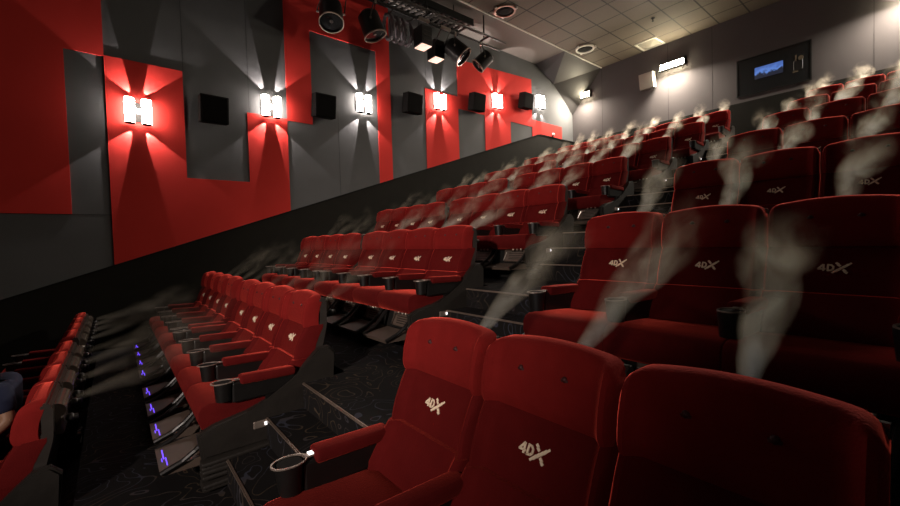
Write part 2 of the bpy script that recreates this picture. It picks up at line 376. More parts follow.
# projection window in the back wall
wx0, wx1, wz0, wz1 = -3.36, -1.92, 3.59, 4.49
wf = B()
box(wf, ((wx0+wx1)/2, YB-0.004, wz0-0.012), (wx1-wx0+0.05, 0.03, 0.025)); box(wf, ((wx0+wx1)/2, YB-0.004, wz1+0.012), (wx1-wx0+0.05, 0.03, 0.025))
box(wf, (wx0-0.012, YB-0.004, (wz0+wz1)/2), (0.025, 0.03, wz1-wz0)); box(wf, (wx1+0.012, YB-0.004, (wz0+wz1)/2), (0.025, 0.03, wz1-wz0))
win = struct('window_1', wf, MATTE)
gb = B(); box(gb, ((wx0+wx1)/2, YB-0.006, (wz0+wz1)/2), (wx1-wx0, 0.01, wz1-wz0)); obj('window_pane', gb, GLASSD, win)
def picture_material():
    m = bpy.data.materials.new('film_image'); m.use_nodes = True; nt = m.node_tree; b = nt.nodes['Principled BSDF']
    b.inputs['Base Color'].default_value = (0.01, 0.01, 0.02, 1)
    g = nt.nodes.new('ShaderNodeTexCoord'); sp = nt.nodes.new('ShaderNodeSeparateXYZ'); nt.links.new(g.outputs['Object'], sp.inputs[0])
    n = nt.nodes.new('ShaderNodeTexNoise'); n.inputs['Scale'].default_value = 9; n.inputs['Detail'].default_value = 5; nt.links.new(g.outputs['Object'], n.inputs['Vector'])
    ad = nt.nodes.new('ShaderNodeMath'); ad.operation = 'MULTIPLY_ADD'; ad.inputs[1].default_value = 2.6; nt.links.new(sp.outputs[2], ad.inputs[0]); nt.links.new(n.outputs[0], ad.inputs[2])
    cr = nt.nodes.new('ShaderNodeValToRGB'); e = cr.color_ramp.elements
    e[0].position = 0.40; e[0].color = (0.004, 0.008, 0.02, 1); e[1].position = 0.52; e[1].color = (0.10, 0.22, 0.62, 1)
    e2 = cr.color_ramp.elements.new(0.85); e2.color = (0.05, 0.11, 0.36, 1)
    nt.links.new(ad.outputs[0], cr.inputs[0]); nt.links.new(cr.outputs[0], b.inputs['Emission Color']); b.inputs['Emission Strength'].default_value = 1.0
    return m
sb = B(); box(sb, (0, 0, 0), (0.57, 0.012, 0.29)); so = obj('film_monitor', sb, picture_material(), None, loc=(-2.71, YB-0.012, 4.06)); tag(so, 'small blue lit film picture glowing behind the projection window', 'screen')
pj = thing('film_projector', 'dim film projector seen behind the dark booth glass beside the blue picture', 'projector', (-2.14, YB-0.012, 4.02))
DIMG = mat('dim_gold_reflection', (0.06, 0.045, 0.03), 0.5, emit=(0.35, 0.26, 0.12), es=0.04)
q = B(); box(q, (0, 0, -.03), (0.17, 0.012, 0.22), bev=0.004); obj('projector_body', q, BLACK, pj)
q = B(); cyl(q, (0.05, 0, .13), (0.05, -0.012, .13), 0.05, n=16); obj('lens', q, DIMG, pj)
q = B(); box(q, (-.04, 0, .15), (0.03, 0.012, 0.14)); box(q, (-.05, 0, -.17), (0.1, 0.012, 0.03)); obj('lamp_housing', q, DIMG, pj)

# ------------------------------------------------------------------ sconces, wall speakers
lights_yz = [(138, 113), (270, 108), (362, 105), (438, 103), (495, 102.5), (538, 103)]
SC_LABEL = ['glowing H-shaped wall light on the big red panel at far left', 'glowing H-shaped wall light between the first and second black wall speakers',
            'glowing H-shaped wall light beside the narrow red stripe', 'glowing H-shaped wall light between the third black speaker and the second',
            'glowing H-shaped wall light on the upper red band, one before last', 'last glowing H-shaped wall light, nearest the back wall']
SC_LABEL[3] = 'glowing H-shaped wall light right of the third black wall speaker'
for i, (u, v) in enumerate(lights_yz):
    y, z = wp(u, v)
    t = thing('wall_sconce', SC_LABEL[i], 'wall light', (W+0.013, y, z), 'H-shaped wall lights on the left wall')
    q = B(); box(q, (0.012, 0, 0), (0.024, 0.34, 0.32), bev=0.004); obj('back_plate', q, MATTE, t)
    for s in (-1, 1):
        q = B(); cyl(q, (0.085, s*0.11, -0.195), (0.085, s*0.11, 0.195), 0.067, n=18); o = obj('diffuser', q, SCONCE, t, smooth=True)
        for up in (-1, 1):
            q = B(); cyl(q, (0.085, s*0.11, up*0.195), (0.085, s*0.11, up*0.207), 0.070, n=18); obj('end_cap', q, MATTE, t)
    q = B(); box(q, (0.06, 0, 0.01), (0.07, 0.09, 0.06)); obj('crossbar', q, SCONCE, t)
    for s in (-1, 1):
        for up in (-1, 1):
            a = math.radians(30)
            lp = Vector((W+0.056, y+s*0.045, z+up*0.214))
            l = light('SPOT', 'sconce_beam', lp, (130 if not (i == 5 and up > 0) else 10), (1.0, 0.88, 0.84), target=lp+Vector((-0.02, s*math.sin(a), up*math.cos(a))), spot_size=math.radians(38), spot_blend=0.05, shadow_soft_size=0.006)
spk = [(211.5, 113), (320, 109), (408, 106), (472, 104.5), (521, 103)]
SP_L = ['first', 'second', 'third', 'fourth', 'fifth']
for i, (u, v) in enumerate(spk):
    y, z = wp(u, v)
    t = thing('wall_speaker', 'black box speaker on the left wall, %s from the left of the photo' % SP_L[i], 'speaker', (W+0.013, y, z), 'black speakers along the left wall')
    q = B(); box(q, (0.03, 0, 0), (0.06, 0.14, 0.2)); obj('bracket', q, MATTE, t)
    q = B(); box(q, (0.19, 0, 0), (0.24, 0.44, 0.46), rot=(0, math.radians(9), 0), bev=0.012, seg=2); cab = obj('cabinet', q, SPEAKER, t)
    q = B(); box(q, (0.312, 0, -0.02), (0.012, 0.40, 0.42), rot=(0, math.radians(9), 0), bev=0.004); obj('grille', q, SPEAKER, cab)
# small fitting on the dado rail
rayx = ray(553, 137); tt = (W+0.06)/rayx.x; pp = rayx*tt
t = thing('rail_camera', 'tiny white camera on the black wall rail near the back corner', 'camera', (W+0.06, pp.y, 3.42))
q = B(); cyl(q, (0, 0, 0), (0, 0, 0.05), 0.03, n=10); obj('mount', q, MATTE, t)
q = B(); sphere(q, (0.02, 0, 0.085), 0.05); obj('housing', q, GRIDW, t, smooth=True)

# ------------------------------------------------------------------ lamps and speaker of the back wall
for i, (x, z, wd, lab) in enumerate(((-7.76, 4.93, 0.30, 'bright round-looking floodlight on the back wall near the left corner'),
                                 (-4.95, 4.97, 0.64, 'bright wide floodlight on the back wall above the grey speaker'),
                                 (-0.30, 4.97, 0.64, 'bright floodlight at the far right end of the back wall'))):
    t = thing('wall_floodlight', lab, 'wall light', (x, YB, z), 'floodlights on the back wall')
    q = B(); box(q, (0, -0.05, 0.02), (wd+0.04, 0.1, 0.22), bev=0.01); obj('housing', q, BLACK, t)
    q = B(); box(q, (0, -0.115, 0.0), (wd, 0.03, 0.20), rot=(math.radians(-22), 0, 0), bev=0.01); obj('lens', q, FLOOD, t)
    light('AREA', 'floodlight_beam', (x, YB-0.32, z-0.06), (190, 300, 300)[i], (1.0, 0.88, 0.73), target=(x, YB-0.92, z-1.2), shape='RECTANGLE', size=wd, size_y=0.1, spread=math.radians(173))
t = thing('back_wall_speaker', 'grey box speaker on the back wall left of the wide floodlight', 'speaker', (-5.62, YB, 4.68))
q = B(); box(q, (0, -0.05, 0), (0.15, 0.1, 0.15)); obj('bracket', q, MATTE, t)
q = B(); box(q, (0, -0.18, 0), (0.42, 0.2, 0.46), rot=(math.radians(10), 0, 0), bev=0.012, seg=2); obj('cabinet', q, BSPEAK, t)

# ------------------------------------------------------------------ ceiling fittings
for i, (x, y, rr, lab) in enumerate(((-6.83, 7.66, 0.27, 'round recessed ceiling speaker with dark ring, nearer the stage lights'), (-6.75, 11.09, 0.27, 'round recessed ceiling speaker with bright ring, near the back wall'))):
    t = thing('ceiling_speaker', lab, 'ceiling speaker', (x, y, ZC), 'round ceiling speakers')
    q = B(); ring(q, (0, 0, -0.05), rr, rr, 0.045, 0.05, 28); obj('trim_ring', q, GRIDW if i else NOSE, t, smooth=True)
    q = B(); cyl(q, (0, 0, -0.02), (0, 0, 0), rr-0.04, n=28); cyl(q, (0, 0, -0.045), (0, 0, -0.02), 0.12, 0.2, n=20); obj('cone', q, MATTE, t)
    for a in range(3):
        q = B(); an = a*2.1+.4; box(q, (math.cos(an)*(rr+.02), math.sin(an)*(rr+.02), -0.03), (0.05, 0.05, 0.05)); obj('clip', q, GRIDW, t)
t = thing('air_vent', 'square ceiling air vent with white frame above the wide floodlight', 'air vent', (-5.44, 12.42, ZC))
q = B()
for k in range(4):
    a = k*math.pi/2; box(q, (math.cos(a)*0.29, math.sin(a)*0.29, -0.012), (0.05 if k % 2 == 0 else 0.62, 0.62 if k % 2 == 0 else 0.05, 0.024))
obj('frame', q, GRIDW, t)
q = B()
v0 = [q.verts.new(p) for p in ((-.26, -.26, -.005), (.26, -.26, -.005), (.26, .26, -.005), (-.26, .26, -.005), (0, 0, -.09))]
for k in range(4): q.faces.new((v0[k], v0[(k+1) % 4], v0[4]))
q.faces.new(v0[3::-1]); obj('louvre', q, BSPEAK, t)
t = thing('sprinkler_head', 'tiny dark sprinkler hanging from a ceiling tile', 'sprinkler', (-4.75, 11.05, ZC))
q = B(); cyl(q, (0, 0, -0.012), (0, 0, 0), 0.05, n=14); obj('escutcheon', q, MATTE, t)
q = B(); cyl(q, (0, 0, -0.08), (0, 0, -0.012), 0.012, n=8); cyl(q, (0, 0, -0.085), (0, 0, -0.08), 0.03, n=10); obj('nozzle', q, MATTE, t)

# ------------------------------------------------------------------ stage light rig
PX, PZ = -7.42, 5.02
t = thing('lighting_rig', 'black pipe rig hanging below the ceiling border, carrying the stage lights', 'lighting rig', (PX, 5, ZC))
def L(x, y, z): return (x-PX, y-5, z-ZC)
q = B(); cyl(q, L(PX, -1, PZ), L(PX, 8.1, PZ), 0.024, n=10); obj('front_pipe', q, BLACK, t, smooth=True)
q = B(); cyl(q, L(PX+.24, -1, PZ+.08), L(PX+.24, 8.05, PZ+.08), 0.024, n=10); obj('rear_pipe', q, SHELL, t, smooth=True)
q = B(); cyl(q, L(PX+.1, 1, PZ+.16), L(PX+.1, 7.9, PZ+.16), 0.02, n=8); obj('upper_pipe', q, SHELL, t, smooth=True)
for y in (-0.5, 1.5, 3.6, 5.6, 7.4):
    q = B(); cyl(q, L(PX+.1, y, PZ+.1), L(PX+.1, y, ZC), 0.018, n=8); box(q, L(PX+.12, y, PZ+.05), (0.3, 0.04, 0.05)); obj('hanger', q, BLACK, t)
t = thing('cable_tray', 'black slatted cable tray running above the stage lights', 'cable tray', (-7.68, 3, ZC))
q = B(); box(q, (-0.35, 0, -0.22), (0.03, 8.3, 0.16)); box(q, (0.25, 0, -0.22), (0.03, 8.3, 0.16)); obj('rail', q, MATTE, t)
q = B()
for k in range(50): box(q, (-0.05, -4.1+k*0.167, -0.26), (0.6, 0.06, 0.03))
obj('slats', q, SHELL, t)
q = B()
for k in range(5): tube(q, [(-0.25+k*0.11+0.02*math.sin(j*1.3+k), -4+j*0.5, -0.22+0.02*math.sin(j+k*2)) for j in range(17)], 0.02, 6)
obj('cable_bundle', q, BLACK, t)
for y in (-3.5, 0, 3.5):
    q = B(); cyl(q, (-.35, y, -.15), (-.35, y, 0), .012, n=6); cyl(q, (.25, y, -.15), (.25, y, 0), .012, n=6); obj('drop_rod', q, MATTE, t)

def par_can(x, y, z, aim, lab, r=0.19, ln=0.42):
    d = Vector(aim).normalized()
    t = thing('stage_spotlight', lab, 'stage light', (x, y, z), 'stage lights on the rig')
    a = -d*ln*0.5; b = d*ln*0.5
    q = B(); cyl(q, a*0.7, b, r*0.93, r, n=22, cap=False); cyl(q, a, a*0.7, r*0.55, r*0.93, n=22); obj('can_body', q, BLACK, t, smooth=True)
    up = Vector((0, 0, 1)); sd = d.cross(up).normalized()
    q = B()
    M_, _ = frame_to(b*0.96, b*1.04)
    n = 24
    bb2 = B(); ring(bb2, (0, 0, -0.012), r+0.012, r+0.012, 0.02, 0.024, n); bmesh.ops.transform(bb2, matrix=M_, verts=bb2.verts)
    o = obj('lens_ring', bb2, NOSE, t, smooth=True)
    cyl(q, b*0.82, b*0.86, r*0.9, n=22); lo = obj('lens', q, GLASSD, t)
    q = B(); cyl(q, b*0.87, b*0.9, 0.035, n=10); obj('lamp_bulb', q, FOOT, lo)
    top = Vector((PX-x, 0, PZ-z-0.03))
    for s in (-1, 1):
        q = B(); tube(q, [sd*s*r*1.02, sd*s*r*1.12+Vector((0, 0, 0.05)), sd*s*r*0.9+top*0.75, top], 0.012, 6); obj('yoke_arm', q, SHELL, t)
    q = B(); box(q, top, (0.05, 0.05, 0.09), bev=0.006); obj('clamp', q, CHROME, t)
    for s in (-1, 1):
        q = B(); cyl(q, sd*s*r*0.98, sd*s*r*1.18, 0.02, n=8); obj('tilt_knob', q, CHROME, t)
def at_z(u, v, z):
    r_ = ray(u, v); return r_*(z/r_.z)
for (u, v, z, aim, lab, r) in ((331, 13, 4.62, (0.35, -0.15, -0.95), 'black stage spotlight, leftmost on the rig, its round lens facing down', 0.235),
                          (371, 24, 4.62, (0.15, 0.25, -0.85), 'black stage spotlight, second from the left, beside the hose coils', 0.235),
                          (456, 50, 4.60, (0.6, 0.55, -0.8), 'black stage spotlight between the square lit lamp and the end of the rig', 0.235),
                          (484, 60, 4.55, (-0.5, -0.65, -0.75), 'small black stage spotlight at the far end of the rig', 0.185)):
    p = at_z(u, v, z); par_can(p.x, p.y, p.z, aim, lab, r, 0.52 if r > 0.2 else 0.44)
for (u, v, lab) in ((423, 44, 'boxy stage lamp with dim square face, upper one of the pair'), (436, 57, 'boxy stage lamp with brighter square face, lower one of the pair')):
    p = at_z(u, v, 4.50)
    t = thing('square_stage_lamp', lab, 'stage light', p, 'square stage lamps')
    q = B(); box(q, (0, 0, 0.14), (0.33, 0.30, 0.42), bev=0.01); obj('housing', q, BLACK, t)
    for k in range(3):
        q = B(); box(q, (0.17, 0, 0.03+k*0.1), (0.012, 0.2, 0.03)); obj('cooling_fin', q, SHELL, t)
    pm = PANEL
    q = B(); box(q, (0, 0, -0.075), (0.30, 0.27, 0.012), bev=0.003); obj('lit_face', q, pm, t)
    for s in (-1, 1):
        q = B(); tube(q, [(0, s*0.16, 0.1), (PX-p.x, s*0.13, PZ-p.z-0.05)], 0.012); obj('yoke_arm', q, SHELL, t)
    q = B(); box(q, (PX-p.x, 0, PZ-p.z), (0.06, 0.3, 0.07), bev=0.006); obj('clamp', q, CHROME, t)
p = at_z(399, 29, 4.80)
t = thing('hose_coil', 'grey ribbed hose coils hanging from the rig between the stage lights', 'hose', (PX, p.y, PZ))
q = B(); tube(q, [(0, -0.3, 0.0), (p.x-PX, -0.3, -0.02), (p.x-PX, 0.25, -0.02), (0, 0.25, 0.0)], 0.012); obj('hook_bar', q, SHELL, t)
for k in range(4):
    q = B(); tube(q, [(p.x-PX+0.17*math.sin(a*0.42)*0.9, -0.28+k*0.16+0.04*math.sin(a*.3), -0.26+0.26*math.cos(a*0.42)) for a in range(16)], 0.042, 8); obj('coil', q, CABLE, t, smooth=True)

# ------------------------------------------------------------------ the seat
def sm(x): x = max(0., min(1., x)); return x*x*(3-2*x)
def pad(bm, z0, ztop, yf, hw, thick, nz=8, ns=26, wing=0.0, r=0.03, rb=0.012, rt=0.02, ycap=0.0):
    """upholstered pad: front surface yf(z) with wings and rounded borders; ztop(s) is its top outline"""
    fr, bk = [], []
    for i in range(nz+1):
        t = i/nz
        t = 1-(1-t)**1.25 if i < nz else 1
        a, b = [], []
        for j in range(ns+1):
            c = -math.cos(math.pi*j/ns); s = c*0.35+(-1+2*j/ns)*0.65
            zt = ztop(s); z = z0+(zt-z0)*t
            x = s*hw
            d = 0.0
            e = (abs(s)-(1-r/hw*1.2))/(r/hw*1.2)
            if e > 0: d += r*(1-math.sqrt(max(0, 1-e*e)))
            d -= wing*sm((abs(s)-0.77)/0.13)
            zd = (zt-z)
            if zd < rt: d += rt*(1-math.sqrt(max(0, 1-(1-zd/rt)**2)))
            zb = (z-z0)
            if zb < rb: d += rb*(1-math.sqrt(max(0, 1-(1-zb/rb)**2)))
            a.append(bm.verts.new((x, yf(z)+d, z)))
            b.append(bm.verts.new((x*0.99, min(yf(z)+thick, 0.066), z)))
        fr.append(a); bk.append(b)
    for i in range(nz):
        for j in range(ns):
            bm.faces.new((fr[i][j], fr[i][j+1], fr[i+1][j+1], fr[i+1][j]))
            bm.faces.new((bk[i][j+1], bk[i][j], bk[i+1][j], bk[i+1][j+1]))
    for i in range(nz):
        bm.faces.new((fr[i][0], fr[i+1][0], bk[i+1][0], bk[i][0])); bm.faces.new((fr[i+1][-1], fr[i][-1], bk[i][-1], bk[i+1][-1]))
    for j in range(ns):
        bm.faces.new((fr[0][j+1], fr[0][j], bk[0][j], bk[0][j+1])); bm.faces.new((fr[nz][j], fr[nz][j+1], bk[nz][j+1], bk[nz][j]))
    return bm
HW = 0.266
def top_out(s):
    x = abs(s)*HW; rc = 0.055; z = 1.15+0.028*(1-s*s)
    if x > HW-rc:
        q = (x-(HW-rc))/rc; z -= rc*(1-math.sqrt(max(0, 1-q*q)))*0.85
    return z
def lerp(pts):
    def f(z):
        if z <= pts[0][0]: return pts[0][1]
        for (a, b), (c, d) in zip(pts, pts[1:]):
            if z <= c: return b+(d-b)*(z-a)/(c-a)
        return pts[-1][1]
    return f
yf_head = lerp([(0.925, -0.052), (0.97, -0.056), (1.03, -0.048), (1.10, -0.026), (1.15, 0.0), (1.2, 0.02)])
yf_mid = lerp([(0.70, -0.132), (0.80, -0.100), (0.88, -0.062), (0.935, -0.030)])
yf_low = lerp([(0.50, -0.285), (0.58, -0.235), (0.70, -0.148)])

def armrest(parent, xo, name='armrest'):
    """arm at seat-local x offset; black body, red pad, cup holder with metal ring"""
    q = B(); box(q, (xo, -0.375, 0.575), (0.062, 0.43, 0.14), bev=0.014, seg=2); box(q, (xo, -0.30, 0.5), (0.05, 0.16, 0.2)); a = obj(name, q, BLACK, parent)
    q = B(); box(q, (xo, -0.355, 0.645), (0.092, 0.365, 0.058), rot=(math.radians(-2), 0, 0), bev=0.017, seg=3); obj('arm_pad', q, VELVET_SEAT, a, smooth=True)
    q = B(); cyl(q, (xo, -0.635, 0.535), (xo, -0.635, 0.652), 0.046, 0.056, n=18, cap=False); cyl(q, (xo, -0.635, 0.533), (xo, -0.635, 0.536), 0.046, n=18); c = obj('cup_holder', q, BLACK, a, smooth=True)
    q = B(); cyl(q, (xo, -0.635, 0.651), (xo, -0.635, 0.6525), 0.05, n=18); obj('cup_well', q, MATTE, c)
    q = B(); ring(q, (xo, -0.635, 0.652), 0.054, 0.074, 0.007, 0.006, 22); box(q, (xo, -0.552, 0.655), (0.036, 0.045, 0.007), bev=0.002); obj('cup_ring', q, RING, c, smooth=True, label='pale metal cup ring')
    return a

def make_seat():
    t = thing('cinema_seat', 'x', 'cinema seat')
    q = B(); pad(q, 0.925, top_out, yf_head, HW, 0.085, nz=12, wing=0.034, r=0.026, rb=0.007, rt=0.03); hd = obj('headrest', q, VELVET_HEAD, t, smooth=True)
    for s in (-1, 1):
        q = B(); sphere(q, (s*0.092, yf_head(1.075)+0.002, 1.075), 0.011, n=10); ring(q, (s*0.092, yf_head(1.075)-0.001, 1.068), 0.014, 0.005, 0.003, 0.008, 12); obj('air_jet', q, JET, hd, smooth=True)
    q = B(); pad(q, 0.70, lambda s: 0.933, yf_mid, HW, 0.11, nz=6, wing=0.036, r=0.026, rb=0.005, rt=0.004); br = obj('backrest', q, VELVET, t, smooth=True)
    # printed 4DX mark, following the slope of the backrest
    q = B()
    zc, tilt = 0.822, math.atan2(0.076, 0.13)
    def stroke(x0, z0, x1, z1, wd):
        cx, cz = (x0+x1)/2, (z0+z1)/2; ln = math.hypot(x1-x0, z1-z0)+wd*0.6; an = math.atan2(z1-z0, x1-x0)
        M_ = Matrix.Translation((0, -0.0905, zc)) @ Matrix.Rotation(-tilt, 4, 'X') @ Matrix.Scale(0.88, 4) @ Matrix.Translation((cx, 0, cz)) @ Matrix.Rotation(-an, 4, 'Y') @ Matrix.Diagonal((ln, 0.006, wd, 1))
        bmesh.ops.create_cube(q, size=1, matrix=M_)
    wd = 0.0085
    stroke(-0.040, -0.018, -0.040, 0.018, wd); stroke(-0.043, 0.018, -0.062, -0.008, wd); stroke(-0.062, -0.008, -0.034, -0.008, wd)
    stroke(-0.022, -0.018, -0.022, 0.018, wd); stroke(-0.022, 0.018, -0.008, 0.016, wd); stroke(-0.008, 0.016, 0.000, 0.007, wd)
    stroke(0.000, 0.007, 0.000, -0.007, wd); stroke(0.000, -0.007, -0.008, -0.016, wd); stroke(-0.008, -0.016, -0.022, -0.018, wd)
    for k in range(6):
        a = -0.5+k/5.0
        stroke(0.034+a*0.064-0.004, a*0.052-0.005, 0.034+a*0.064+0.004, a*0.052+0.003, 0.009 if k in (0, 5) else 0.0125)
        if k not in (2, 3): stroke(0.034+a*0.036-0.004, -a*0.052+0.003, 0.034+a*0.036+0.003, -a*0.052-0.003, 0.0115)
    obj('printed_mark', q, CREAM, br, label='cream 4DX lettering')
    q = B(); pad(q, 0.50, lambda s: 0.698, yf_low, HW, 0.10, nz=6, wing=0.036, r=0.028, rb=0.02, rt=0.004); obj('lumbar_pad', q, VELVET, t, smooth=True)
    # cushion
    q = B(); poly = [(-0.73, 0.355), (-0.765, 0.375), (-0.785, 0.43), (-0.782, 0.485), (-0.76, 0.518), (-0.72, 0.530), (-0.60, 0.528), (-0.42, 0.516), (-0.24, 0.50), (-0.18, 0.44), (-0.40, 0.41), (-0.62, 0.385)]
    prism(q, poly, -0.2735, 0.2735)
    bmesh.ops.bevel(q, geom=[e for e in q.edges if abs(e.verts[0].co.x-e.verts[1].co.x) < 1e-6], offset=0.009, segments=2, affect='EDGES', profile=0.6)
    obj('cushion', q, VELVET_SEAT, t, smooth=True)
    # rear shell with the mist casing
    q = B(); prism(q, [(0.045, 1.135), (0.075, 1.145), (0.10, 1.11), (0.095, 0.92), (0.04, 0.70), (-0.06, 0.50), (-0.16, 0.50), (-0.05, 0.75), (0.045, 0.95)], -0.262, 0.262)
    bmesh.ops.bevel(q, geom=[e for e in q.edges if abs(e.verts[0].co.x-e.verts[1].co.x) > 0.1], offset=0.012, segments=2, affect='EDGES')
    sh = obj('rear_shell', q, SHELL, t, smooth=True)
    q = B(); cyl(q, (-0.19, 0.105, 1.06), (0.19, 0.105, 1.06), 0.047, n=20); box(q, (0, 0.105, 0.97), (0.34, 0.06, 0.14), bev=0.01); cs = obj('mist_casing', q, CASING, sh, smooth=True, label='glossy grey casing behind the headrest')
    for s in (-1, 1):
        q = B(); sphere(q, (s*0.17, 0.168, 1.0), 0.026, n=10); cyl(q, (s*0.17, 0.17, 1.0), (s*0.17, 0.205, 1.0), 0.018, n=10); obj('nozzle', q, BLACK, cs, smooth=True)
    armrest(t, P/2)
    # leg panel, foot plate, side frames
    q = B(); box(q, (0.02, -0.675, 0.275), (0.33, 0.03, 0.15), rot=(math.radians(-14), 0, 0), bev=0.008); lp = obj('leg_panel', q, FOOT, t)
    q = B()
    for k in range(5): box(q, (0.05, -0.702+k*0.006, 0.237+k*0.021), (0.22, 0.006, 0.007), rot=(math.radians(-14), 0, 0))
    obj('vent', q, MATTE, lp)
    q = B(); tube(q, [(-0.12, -0.725, 0.22), (-0.08, -0.705, 0.32), (-0.02, -0.69, 0.325)], 0.005, 6); obj('wire_clip', q, CHROME, lp)
    q = B(); prism(q, [(-0.98, 0.125), (-0.99, 0.15), (-0.72, 0.185), (-0.66, 0.16), (-0.68, 0.12)], -0.20, 0.20); fp = obj('foot_plate', q, FOOT, t)
    q = B()
    box(q, (-0.055, -0.955, 0.157), (0.15, 0.007, 0.004)); box(q, (0.07, -0.944, 0.158), (0.12, 0.006, 0.004)); box(q, (0.03, -0.966, 0.156), (0.05, 0.005, 0.004))
    led = obj('led_strip', q, PURPLE, fp, label='purple light strips')
    for s in (-1, 1):
        q = B(); tube(q, [(s*0.235, -0.68, 0.36), (s*0.235, -0.73, 0.31), (s*0.23, -0.80, 0.24), (s*0.215, -0.87, 0.19), (s*0.205, -0.985, 0.145)], 0.017, 8)
        obj('foot_frame', q, BLACK, t, smooth=True)
    for k in range(3):
        q = B(); sphere(q, (0.06+k*0.06, -0.745, 0.352), 0.013, n=10); obj('ankle_nozzle', q, CHROME, t, smooth=True)
    return t

ORD = ['first', 'second', 'third', 'fourth', 'fifth', 'sixth', 'seventh', 'eighth']
ROWN = {0: 'lowest row, seen from behind', 1: 'nearest facing row', 2: 'second facing row', 3: 'third facing row', 4: 'fourth facing row', 5: 'fifth facing row', 6: 'sixth facing row', 7: 'top row'}
ROW0 = (-3.40, -0.42, -0.89)
def seat_pos(k, side, j):
    y, z = rowy(k), fz(k)
    if side == 'R': x = XR+(j+0.5)*P
    else:
        x0 = XL
        if k == 0: x0, y, z = ROW0[0], ROW0[1], ROW0[2]-SH
        x = x0-(j+0.5)*P-(GAP if j >= 4 else 0)
    return Vector((x, y, z))
proto = make_seat()
used = [False]
seats = []
def put_seat(k, side, j):
    o = copy_tree(proto)
    if k != 1 or side == 'R':
        for ch in list(o.children):
            for g in list(ch.children):
                if g.name.split('.')[0] == 'led_strip': bpy.data.objects.remove(g)
    o.location = seat_pos(k, side, j)
    blk = 'left' if side == 'L' else 'right'
    grp = 'red seats of the %s block, %s' % (blk, ROWN[k])
    tag(o, 'red velvet seat, %s from the middle aisle, %s block, %s' % (ORD[j], blk, ROWN[k]), 'cinema seat', grp)
    seats.append((k, side, j, o))
    return o
# an extra arm for the far side of each group of seats is built once and copied
first_arm = [None]
def extra_arm(o, xo):
    if first_arm[0] is None:
        first_arm[0] = armrest(o, xo, 'armrest'); first_arm[0]['xo'] = xo
        return
    a = copy_tree(first_arm[0], o); a.location.x = xo-first_arm[0]['xo']
for k in range(0, 8):
    for j in range(8): put_seat(k, 'L', j)
    if k >= 1:
        for j in range(3): put_seat(k, 'R', j)
def remove_tree(o):
    for ch in list(o.children): remove_tree(ch)
    bpy.data.objects.remove(o)
remove_tree(proto)
for k, side, j, o in list(seats):
    if side == 'L' and j in (3, 7): extra_arm(o, -P/2)
    if side == 'R' and j == 0: extra_arm(o, -P/2)

for k, side, j, o in seats:
    if k == 1 and side == 'R' and j == 0:
        arms_ = [c for c in o.children if c.name.split('.')[0] == 'armrest']
        left_arm = min(arms_, key=lambda c: c.location.x+c.data.vertices[0].co.x)
        q = B(); box(q, (-P/2, -0.545, 0.662), (0.026, 0.024, 0.005)); lb = obj('lit_label', q, WHITELED, None, label='small lit white label')
        lb.parent = left_arm; lb.location.x = -left_arm.location.x

# ------------------------------------------------------------------ motion platforms under each group of seats
def make_platform(n):
    Lx = n*P
    t = thing('motion_platform', 'x', 'seat platform')
    q = B(); box(q, (0, -0.36, 0.26), (Lx-0.02, 0.60, 0.20), bev=0.01); box(q, (0, -0.34, 0.09), (Lx-0.2, 0.5, 0.18)); obj('base_frame', q, MATTE, t)
    q = B(); box(q, (0, -0.38, 0.365), (Lx-0.01, 0.62, 0.02)); obj('seat_deck', q, BLACK, t)
    return t, Lx
def add_skirt(t, xe, s):
    """end panel: s = +1 on the aisle side"""
    q = B()
    poly = [(-0.78, 0.20), (-0.80, 0.36), (-0.70, 0.40), (-0.50, 0.435), (-0.34, 0.49), (-0.20, 0.57), (-0.08, 0.69), (0.0, 0.765), (0.08, 0.775), (0.13, 0.72), (0.10, 0.45), (0.06, 0.20)]
    prism(q, poly, xe, xe+s*0.055)
    bmesh.ops.bevel(q, geom=[e for e in q.edges if abs(e.verts[0].co.x-e.verts[1].co.x) < 1e-6 and abs(e.verts[0].co.x-(xe+s*0.055)) < 1e-5], offset=0.014, segments=2, affect='EDGES')
    sk = obj('side_skirt', q, SKIRT, t, smooth=True)
    q = B()
    for k in range(6):
        z = 0.02+k*0.032; o = 0.012*math.sin(k*2.1)
        box(q, (xe+s*(0.05+(k % 2)*0.014), -0.36+o, z+0.016), (0.13-0.008*k, 0.86+o*2, 0.03), rot=(math.radians(1.5*math.sin(k*1.7)), 0, 0), bev=0.012, seg=2)
    obj('bellows', q, SKIRT, t, smooth=True)
    q = B(); box(q, (xe+s*0.058, -0.40, 0.33), (0.014, 0.15, 0.05), bev=0.006, seg=2); pl = obj('end_light', q, RING, sk)
    q = B(); box(q, (xe+s*0.067, -0.38, 0.33), (0.008, 0.05, 0.022)); obj('lit_window', q, WHITELED, pl, label='small white light')
    return sk
protoL, LxL = make_platform(4); add_skirt(protoL, 2*P, 1); add_skirt(protoL, -2*P, -1)
protoR, LxR = make_platform(3); add_skirt(protoR, -1.5*P, -1)
fL = fR = True
for k in range(0, 8):
    for side, h in (('L', 0), ('L', 1), ('R', 0)):
        if side == 'R' and k == 0: continue
        if side == 'L':
            o = protoL if fL else copy_tree(protoL); fL = False
            a = seat_pos(k, 'L', 4*h); b = seat_pos(k, 'L', 4*h+3)
        else:
            o = protoR if fR else copy_tree(protoR); fR = False
            a = seat_pos(k, 'R', 0); b = seat_pos(k, 'R', 2)
        o.location = (a+b)/2
        where = {('L', 0): 'left block, half nearer the aisle', ('L', 1): 'left block, half nearer the wall', ('R', 0): 'right block'}[(side, h)]
        tag(o, 'black platform with vinyl skirt under seats, %s, %s' % (where, ROWN[k].replace('lowest row, seen from behind', 'lowest row')), 'seat platform', 'platforms under the seats')

